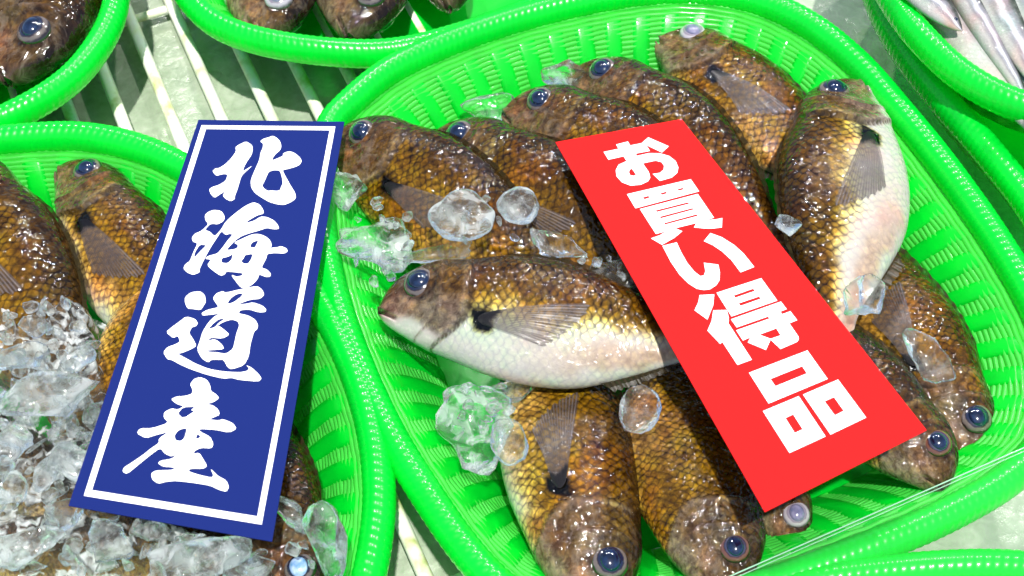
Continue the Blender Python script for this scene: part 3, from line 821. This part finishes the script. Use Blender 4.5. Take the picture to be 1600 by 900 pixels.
chunk(795, 690, .072, (8, 11, 4), 12, 'thin ice flake on the left shoulder of the golden hanging fish', M_ICE, .2, amp=.15)
chunk(1000, 640, .072, (9, 12, 4), 13, 'clear ice disc between the two hanging fish below the red card', M_ICE, -.2, amp=.17)
chunk(1345, 470, .074, (9, 14, 6), 14, 'melting ice clinging to the tail of the upright fish', M_ICE, -.3, amp=.4)
chunk(1228, 352, .078, (8, 7, 5), 15, 'small ice lump at the right edge of the red card', M_ICE_CLOUDY, 0, amp=.2)
chunk(1450, 555, .058, (12, 16, 5), 16, 'thin ice film on the fish along the right inner wall', M_ICE, .5, amp=.2)
chunk(510, 850, .075, (12, 18, 10), 17, 'glassy ice lump at the lower right rim of the left basket', M_ICE, .3, amp=.3)
chunk(455, 800, .075, (14, 6, 5), 18, 'glassy ice sliver over the dark fish below the blue card', M_ICE, -.5, amp=.3)
chunk(300, 880, .080, (24, 11, 7), 19, 'big smooth ice slab below the bottom edge of the blue card', M_ICE_CLOUDY, .3, amp=.2)
chunk(80, 622, .084, (26, 13, 8), 20, 'big smooth cloudy ice slab left of the blue card', M_ICE_CLOUDY, .15, amp=.2)
chunk(110, 722, .082, (15, 10, 7), 21, 'smooth ice slab at the lower left edge of the blue card', M_ICE_CLOUDY, -.3, amp=.25)

# crushed ice heap (nobody could count it)
poly = [(-60, 480), (20, 462), (60, 468), (110, 462), (140, 480), (150, 520), (160, 580), (180, 650), (215, 760), (270, 815), (360, 840), (430, 880), (450, 1000), (-60, 1000)]
PL = np.array(poly, float)
def edge_dist(x, y):
    """signed distance in pixels, positive inside the heap's outline"""
    d = np.full(x.shape, 1e9); c = np.zeros(x.shape, bool)
    for i in range(len(PL)):
        a, b = PL[i - 1], PL[i]
        ab = b - a; t = np.clip(((x - a[0]) * ab[0] + (y - a[1]) * ab[1]) / (ab @ ab), 0, 1)
        d = np.minimum(d, np.hypot(x - a[0] - t * ab[0], y - a[1] - t * ab[1]))
        if a[1] != b[1]:
            hit = ((a[1] > y) != (b[1] > y)) & (x < (b[0] - a[0]) * (y - a[1]) / (b[1] - a[1]) + a[0]); c ^= hit
    return np.where(c, d, -d)
gx, gy = np.meshgrid(np.arange(-80, 480, 1.7), np.arange(440, 1010, 1.7), indexing='ij')
H = np.zeros(gx.shape)
hr = np.random.default_rng(3)
for k in range(420):
    cx, cy = hr.uniform(-80, 480), hr.uniform(445, 1010)
    ra, rb = hr.uniform(9, 34), hr.uniform(7, 22); an = hr.uniform(0, 3.14); tx, ty_ = hr.uniform(-.35, .35, 2)
    ux = ((gx - cx) * math.cos(an) + (gy - cy) * math.sin(an)) / ra; uy = (-(gx - cx) * math.sin(an) + (gy - cy) * math.cos(an)) / rb
    q = ux ** 2 + uy ** 2 + .25 * np.sin(ux * 4 + k) * np.sin(uy * 3 + k * 2)
    h = np.where(q < 1, np.maximum(0, 1 - q) ** .38 * rb * (.55 + tx * ux + ty_ * uy), 0)
    H = np.maximum(H, h * hr.uniform(.6, 1.2))
ed = edge_dist(gx, gy)
ok = ed > -14
idx = -np.ones(gx.shape, int); idx[ok] = np.arange(ok.sum())
V = []
for i, j in zip(*np.nonzero(ok)):
    x, y = gx[i, j], gy[i, j]
    q = Vector((x, y, 0))
    e = ed[i, j] + 7 * noise.noise(q * .05) + 3 * noise.noise(q * .15)
    z = .064 + .00031 * H[i, j] * 1.1 + .0028 * noise.noise(q * .018) + .0016 * abs(noise.noise(q * .07)) + .0009 * noise.noise(q * .19)
    z -= .026 * max(0, 1 - max(e, 0) / 10) ** 2
    V.append(P(x, y, .064) + Vector((0, 0, z - .064)))
F = []
I = idx
for i in range(gx.shape[0] - 1):
    for j in range(gx.shape[1] - 1):
        a, b, c, d = I[i, j], I[i + 1, j], I[i + 1, j + 1], I[i, j + 1]
        if min(a, b, c, d) >= 0: F.append((a, d, c, b))
o = link_mesh('crushed_ice', V, F, M_SLUSH)
tag(o, 'heap of melting crushed ice over the fish left of the blue card', 'crushed ice', kind='stuff')
k = 0
for q in range(900):
    x, y = hr.uniform(-20, 440), hr.uniform(462, 895)
    if edge_dist(np.array(x), np.array(y)) < 6: continue
    if x > 150 + (y - 560) * .02 and y < 780: continue
    if y > 690 and hr.uniform() < .55: continue
    dd = hr.uniform(1.8, 5.5, 3); dd[2] *= .8
    ice_o = ice_chunk('ice_chunk', P(x, y, .071 + hr.uniform(0, .006)), dd / 1000, 40 + q, (M_ICE, M_ICE_CLOUDY)[int(hr.integers(0, 2))], None, sub=3, amp=.25, rot=(hr.uniform(0, 6), hr.uniform(0, 6), hr.uniform(0, 6)))
    tag(ice_o, 'loose ice splinter lying on the crushed ice heap left of the blue card', 'ice', 'ice splinters on the crushed heap')
    k += 1
    if k >= 150: break
for q, (x, y, a, b, c, rz) in enumerate([(25, 560, 13, 9, 6, .3), (120, 560, 10, 7, 6, -.4), (55, 510, 9, 7, 5, .8), (20, 690, 14, 10, 6, -.2), (100, 800, 11, 8, 6, .5), (40, 850, 15, 10, 6, .1),
                                            (170, 850, 13, 9, 6, -.5), (230, 830, 8, 6, 5, .3), (380, 885, 13, 8, 6, .6), (75, 740, 9, 7, 5, .9), (150, 640, 7, 6, 5, 0), (10, 770, 9, 8, 5, .4)]):
    io = ice_chunk('ice_chunk', P(x, y, .079), (a / 1000, b / 1000, c / 1000), 300 + q, (M_ICE, M_ICE_CLOUDY)[q % 2], None, rot=(.2, .1, rz), amp=.26)
    tag(io, 'larger clear ice slab half sunk in the crushed heap left of the blue card', 'ice', 'ice slabs in the crushed heap')
def splinters(cx, cy, rx, ry, z, n_, label, group, size=(1.5, 4.5), seed=0, mats=(M_ICE, M_ICE_CLOUDY)):
    for q in range(n_):
        a = hr.uniform(0, 6.28); rr_ = math.sqrt(hr.uniform(0, 1))
        dd = hr.uniform(size[0], size[1], 3); dd[2] *= .7
        io = ice_chunk('ice_chunk', P(cx + rx * rr_ * math.cos(a), cy + ry * rr_ * math.sin(a), z + hr.uniform(-.002, .004)), dd / 1000, seed * 100 + q, mats[q % len(mats)], None, sub=3, amp=.25, rot=(hr.uniform(0, 6), hr.uniform(0, 6), hr.uniform(0, 6)))
        tag(io, label, 'ice', group)
splinters(590, 370, 55, 70, .068, 20, 'ice splinter in the clump between the blue card and the silver bellied fish', 'ice splinters beside the blue card', seed=11)
splinters(745, 640, 60, 55, .066, 20, 'ice splinter in the clump below the belly of the silver bellied fish', 'ice splinters below the silver bellied fish', seed=12)
splinters(950, 425, 60, 26, .082, 10, 'ice splinter along the back of the silver bellied fish', 'ice splinters on the silver bellied fish', seed=13)
splinters(760, 345, 70, 35, .076, 8, 'ice splinter among the round ice lumps on the brown fish', 'ice splinters on the brown fish', seed=14)
splinters(500, 840, 45, 50, .072, 12, 'ice splinter at the lower right rim of the left basket', 'ice splinters on the left rim', seed=15)

# ------------------------------------------------------------------ cards with lettering
def card(name, label, corners, ztop, zbot, mat, thick=.0005):
    (TLx, TLy), (TRx, TRy), (BRx, BRy), (BLx, BLy) = corners
    a, b = P(TLx, TLy, ztop), P(TRx, TRy, ztop)
    c = P((BRx + BLx) / 2, (BRy + BLy) / 2, zbot)
    n = (b - a).cross(c - a).normalized()
    if n.z < 0: n = -n
    ps = [PP(x, y, a, n) for x, y in corners]
    base = ps[3]
    root = empty(name, Matrix.Translation(base)); tag(root, label, 'sign')
    top = [p - base for p in ps]
    # gently subdivided sheet
    bm = bmesh.new()
    vt = [bm.verts.new(p) for p in top]; vb = [bm.verts.new(p - n * thick) for p in top]
    bm.faces.new(vt); bm.faces.new(vb[::-1])
    for i in range(4): bm.faces.new((vt[i], vb[i], vb[(i + 1) % 4], vt[(i + 1) % 4]))
    bmesh.ops.recalc_face_normals(bm, faces=bm.faces)
    me = bpy.data.meshes.new('card_sheet'); bm.to_mesh(me); bm.free(); me.materials.append(mat)
    o = bpy.data.objects.new('card_sheet', me); COL.objects.link(o); o.parent = root
    def poly(nm, loops, lift=.00018):
        """loops: list of pixel loops, first the outline, the others holes"""
        L3 = [[PP(x, y, a, n) - base + n * lift for x, y in lp] for lp in loops]
        ex = (b - a).normalized(); ey = n.cross(ex)
        L2 = [[Vector((p.dot(ex), p.dot(ey), 0)) for p in lp] for lp in L3]
        flat = [p for lp in L3 for p in lp]
        return flat, [tuple(t) for t in tessellate_polygon(L2)]
    def glyph(nm, shapes):
        V, F = [], []
        for loops in shapes:
            v, f = poly(nm, loops); F += [tuple(i + len(V) for i in t) for t in f]; V += v
        ob = link_mesh(nm, V, F, M_WHITE, root, smooth=False)
        bmm = bmesh.new(); bmm.from_mesh(ob.data)
        for f in bmm.faces:
            if f.normal.dot(n) < 0: f.normal_flip()
        bmm.to_mesh(ob.data); bmm.free()
        return ob
    return root, glyph
def sm(pts, n=None):
    """round a brush outline slightly (Chaikin)"""
    out = []
    for i in range(len(pts)):
        p, q = pts[i], pts[(i + 1) % len(pts)]
        out.append((p[0] * .8 + q[0] * .2, p[1] * .8 + q[1] * .2)); out.append((p[0] * .2 + q[0] * .8, p[1] * .2 + q[1] * .8))
    return out
def Z(pts, ox, oy, sc, smooth=False):
    q = [(ox + x / sc, oy + y / sc) for x, y in pts]
    return sm(q) if smooth else q

BLUE = [(310, 187), (538, 190), (425, 846), (107, 790)]
root, glyph = card('sign_card', 'dark blue card with a white border and four white brush characters', BLUE, .076, .090, M_BLUE)
glyph('border', [[[(315, 196), (524, 198), (409, 820), (131, 775)], [(322, 202), (515, 204), (402, 807), (144, 766)]]])
G = lambda *l: [Z(p, 320, 205, 7.5, True) for p in l]
glyph('lettering', [
    G([(485,120),(555,165),(563,215),(550,280),(500,350),(465,410),(445,475),(500,440),(560,405),(500,460),(445,510),(420,555),(385,680),(352,765),(352,800),(305,825),(250,800),(210,758),(240,705),(175,745),(115,785),(70,740),(50,685),(90,655),(160,635),(245,585),(270,508),(210,505),(135,528),(88,470),(125,438),(170,435),(240,390),(310,320),(368,240),(360,190),(400,160)]),
    G([(795,55),(845,80),(885,125),(898,180),(885,225),(830,270),(800,310),(790,345),(850,322),(920,290),(915,265),(960,243),(1010,240),(1065,265),(1120,315),(1137,355),(1115,395),(1070,418),(980,445),(910,458),(935,510),(1000,630),(1060,725),(1070,790),(1010,835),(930,868),(850,860),(760,835),(680,790),(590,730),(545,665),(537,590),(560,520),(600,430),(640,340),(655,250),(680,200),(685,150),(648,120),(690,90),(750,75)],
      [(750,480),(800,460),(880,462),(905,540),(915,620),(895,650),(885,690),(850,703),(780,697),(740,703),(695,675),(672,640),(700,590),(730,520)])])
G = lambda *l: [Z(p, 280, 310, 6.207, True) for p in l]
glyph('lettering', [
    G([(340,113),(405,122),(435,160),(443,195),(425,228),(370,255),(330,248),(295,255),(250,308),(300,325),(345,372),(410,300),(440,245),(480,200),(545,145),(640,75),(720,38),(780,60),(815,110),(822,150),(760,165),(690,205),(635,245),(730,218),(790,178),(850,182),(920,215),(960,262),(970,298),(920,303),(850,288),(790,310),(700,335),(610,365),(550,405),(500,455),(455,505),(555,492),(575,458),(530,430),(600,398),(700,352),(770,345),(840,370),(885,410),(900,462),(880,482),(940,478),(990,465),(1040,485),(1055,515),(1020,538),(930,532),(855,540),(845,585),(815,640),(800,675),(850,690),(890,730),(885,762),(840,765),(775,738),(765,780),(715,835),(660,868),(600,870),(555,815),(500,740),(560,762),(610,750),(620,728),(540,718),(455,712),(445,738),(405,755),(330,705),(270,650),(310,595),(250,588),(280,560),(370,538),(420,480),(470,410),(520,352),(490,345),(450,358),(410,318),(370,380),(310,470),(260,560),(215,650),(198,690),(200,720),(135,745),(75,720),(40,682),(60,640),(105,610),(135,530),(180,435),(135,425),(122,385),(150,345),(220,315),(285,250),(255,215),(248,165),(285,130)],
      [(200,450),(265,455),(200,520),(145,580),(150,530)],
      [(715,425),(770,408),(750,450),(735,480),(688,475),(695,448)],
      [(415,580),(470,570),(520,543),(510,595),(470,632),(408,625)],
      [(640,550),(716,540),(700,590),(670,635),(625,635),(602,610),(625,585)])])
G = lambda *l: [Z(p, 245, 440, 5.455, True) for p in l]
glyph('lettering', [
    G([(290,92),(370,83),(410,115),(420,175),(395,215),(375,245),(300,235),(262,232),(240,180),(240,135)]),
    G([(250,298),(330,320),(352,360),(330,385),(300,390),(275,440),(310,490),(340,550),(290,580),(210,612),(175,615),(240,650),(330,700),(440,745),(570,768),(700,775),(770,765),(788,740),(760,712),(810,735),(870,790),(895,830),(865,855),(700,840),(640,822),(570,830),(440,800),(290,750),(190,705),(130,670),(90,665),(55,605),(90,560),(150,540),(200,515),(180,462),(140,485),(78,432),(130,388),(190,345)]),
    G([(565,82),(585,97),(720,65),(855,38),(900,70),(918,115),(880,150),(800,155),(690,195),(760,192),(820,178),(900,205),(935,240),(925,262),(870,265),(790,240),(715,245),(695,272),(780,290),(840,325),(865,375),(855,410),(830,425),(800,530),(785,640),(745,715),(640,750),(605,735),(570,668),(520,668),(465,668),(440,692),(385,660),(342,580),(370,500),(390,430),(440,350),(490,300),(535,275),(460,285),(390,292),(382,270),(430,242),(530,220),(500,180),(478,142),(510,100)],
      [(640,135),(690,105),(735,102),(720,130),(660,175),(620,190),(602,182)],
      [(440,408),(480,360),(530,322),(582,316),(520,360),(500,388)],
      [(505,385),(570,345),(640,325),(690,340),(705,375),(680,440),(665,510),(650,575),(590,618),(520,605),(440,600),(422,590),(480,585),(575,578),(560,540),(500,492),(445,502),(445,490),(470,480),(560,488),(622,455),(580,415),(530,378)])])
G = lambda *l: [Z(p, 185, 585, 4.737, True) for p in l]
glyph('lettering', [
    G([(605,20),(655,40),(680,80),(685,125),(720,145),(748,175),(710,205),(655,222),(700,230),(740,260),(752,300),(710,318),(672,335),(740,342),(775,332),(850,362),(877,405),(820,433),(720,412),(600,405),(605,425),(680,462),(705,515),(690,550),(610,545),(560,572),(560,588),(600,582),(630,630),(658,680),(630,700),(530,700),(520,720),(600,745),(690,765),(705,750),(680,695),(740,755),(800,785),(820,835),(800,872),(740,855),(680,825),(560,805),(430,790),(360,795),(295,812),(250,780),(242,735),(275,712),(410,708),(412,690),(330,685),(293,660),(310,640),(400,625),(450,578),(400,612),(345,590),(310,545),(230,605),(150,670),(65,740),(30,722),(40,690),(90,660),(185,595),(240,550),(300,510),(300,475),(370,428),(280,450),(205,475),(135,438),(160,400),(250,400),(372,360),(335,320),(340,280),(395,252),(440,262),(485,238),(430,220),(388,185),(430,165),(500,160),(545,145),(550,115),(530,75),(560,35)],
      [(440,290),(480,245),(570,240),(535,268),(570,270),(480,328)],
      [(440,420),(470,405),(508,402),(490,470),(465,495),(425,490),(415,455)],
      [(572,480),(585,440),(608,460),(600,472)])])

RED = [(868, 222), (1065, 186), (1448, 672), (1195, 800)]
root, glyph = card('sign_card', 'bright red card with five bold white characters slanting over the fish', RED, .084, .102, M_RED)
G = lambda *l: [Z(p, 940, 205, 4.737) for p in l]
glyph('lettering', [
    G([(107,100),(195,78),(212,107),(295,90),(345,47),(497,113),(447,160),(330,105),(358,148),(252,168),(262,184),(350,164),(430,165),(500,185),(548,222),(568,270),(560,310),(520,345),(432,370),(378,318),(430,310),(458,288),(462,258),(445,232),(400,220),(305,240),(350,305),(360,345),(345,372),(290,398),(215,405),(150,380),(110,335),(105,290),(125,250),(185,222),(162,188),(50,213),(15,155),(125,132)],
      [(222,278),(255,322),(240,332),(212,328),(202,305),(208,288)]),
    G([(187,468),(660,357),(722,447),(250,573)], [(304,492),(345,481),(360,492),(318,506)], [(434,461),(474,450),(488,461),(447,473)], [(560,432),(598,421),(611,431),(572,443)]),
    G([(283,578),(712,466),(832,642),(775,660),(840,655),(893,644),(890,714),(830,722),(760,722),(684,714),(700,682),(545,720),(598,742),(540,790),(447,843),(365,795),(430,772),(478,742),(402,763)],
      [(400,588),(638,528),(650,538),(408,600)], [(430,635),(672,571),(682,581),(438,647)], [(463,682),(703,617),(714,628),(470,693)])])
G = lambda *l: [Z(p, 1030, 360, 4.0909) for p in l]
glyph('lettering', [
    G([(20,100),(112,78),(140,140),(180,210),(225,265),(262,293),(285,290),(295,262),(285,208),(378,220),(388,270),(385,320),(365,352),(325,378),(285,383),(240,375),(185,340),(130,285),(75,205)]),
    G([(327,18),(400,45),(480,95),(540,150),(608,235),(520,270),(460,190),(400,135),(340,95),(285,70)])])
glyph('lettering', [
    G([(258,415),(352,410),(345,480),(308,572),(225,512),(250,460)]),
    G([(345,512),(432,510),(445,560),(442,595),(592,828),(500,862),(403,714),(390,728),(308,642),(335,580)]),
    G([(366,400),(652,307),(755,450),(462,552)], [(475,418),(600,374),(612,388),(487,432)], [(508,468),(638,424),(650,438),(520,484)]),
    G([(458,570),(778,456),(815,505),(775,520),(785,537),(838,518),(882,575),(832,596),(890,680),(892,700),(880,715),(775,760),(712,700),(682,766),(566,718),(582,685),(535,706),(492,640),(705,565),(695,552),(495,622)],
      [(640,668),(748,628),(776,672),(735,686),(712,694)])])
G = lambda *l: [Z(p, 1160, 540, 5.143) for p in l]
glyph('lettering', [
    G([(52,220),(522,40),(685,270),(210,468)], [(225,270),(480,168),(518,225),(265,328)]),
    G([(164,528),(452,408),(668,732),(378,865)], [(345,584),(408,555),(484,674),(420,703)]),
    G([(486,395),(768,274),(995,580),(708,717)], [(660,450),(735,416),(814,526),(742,562)])])

# ------------------------------------------------------------------ clear plastic film across the lower right of the middle basket
za, zb = .078, .070
A_, B_ = P(1130, 905, za), P(1640, 682, za)
fr_ = (P(1300, 1150, zb), P(1900, 900, zb))
root = empty('plastic_film', Matrix.Translation(A_)); tag(root, 'clear plastic film edge drawn across the lower right of the middle basket', 'plastic film')
V = []; nu_, nv_ = 40, 24
for i in range(nu_):
    t = i / (nu_ - 1)
    for j in range(nv_):
        q = j / (nv_ - 1)
        p = (A_ * (1 - t) + B_ * t) * (1 - q) + (fr_[0] * (1 - t) + fr_[1] * t) * q
        p = p + Vector((0, 0, .0012 * math.sin(t * 9 + q * 4) * q))
        V.append(p - A_)
link_mesh('film_sheet', V, grid_faces(nu_, nv_), M_FILM, root)
ed = np.linspace(np.zeros(3), np.array(B_ - A_), 40)
v, f = tube(ed, .00028, 8); link_mesh('film_edge', v, f, M_FILM_EDGE, root)
v, f = tube(ed + np.array(P(1400, 800, za) - P(1398, 795, za)), .00016, 8); link_mesh('film_edge', v, f, M_FILM_EDGE, root)
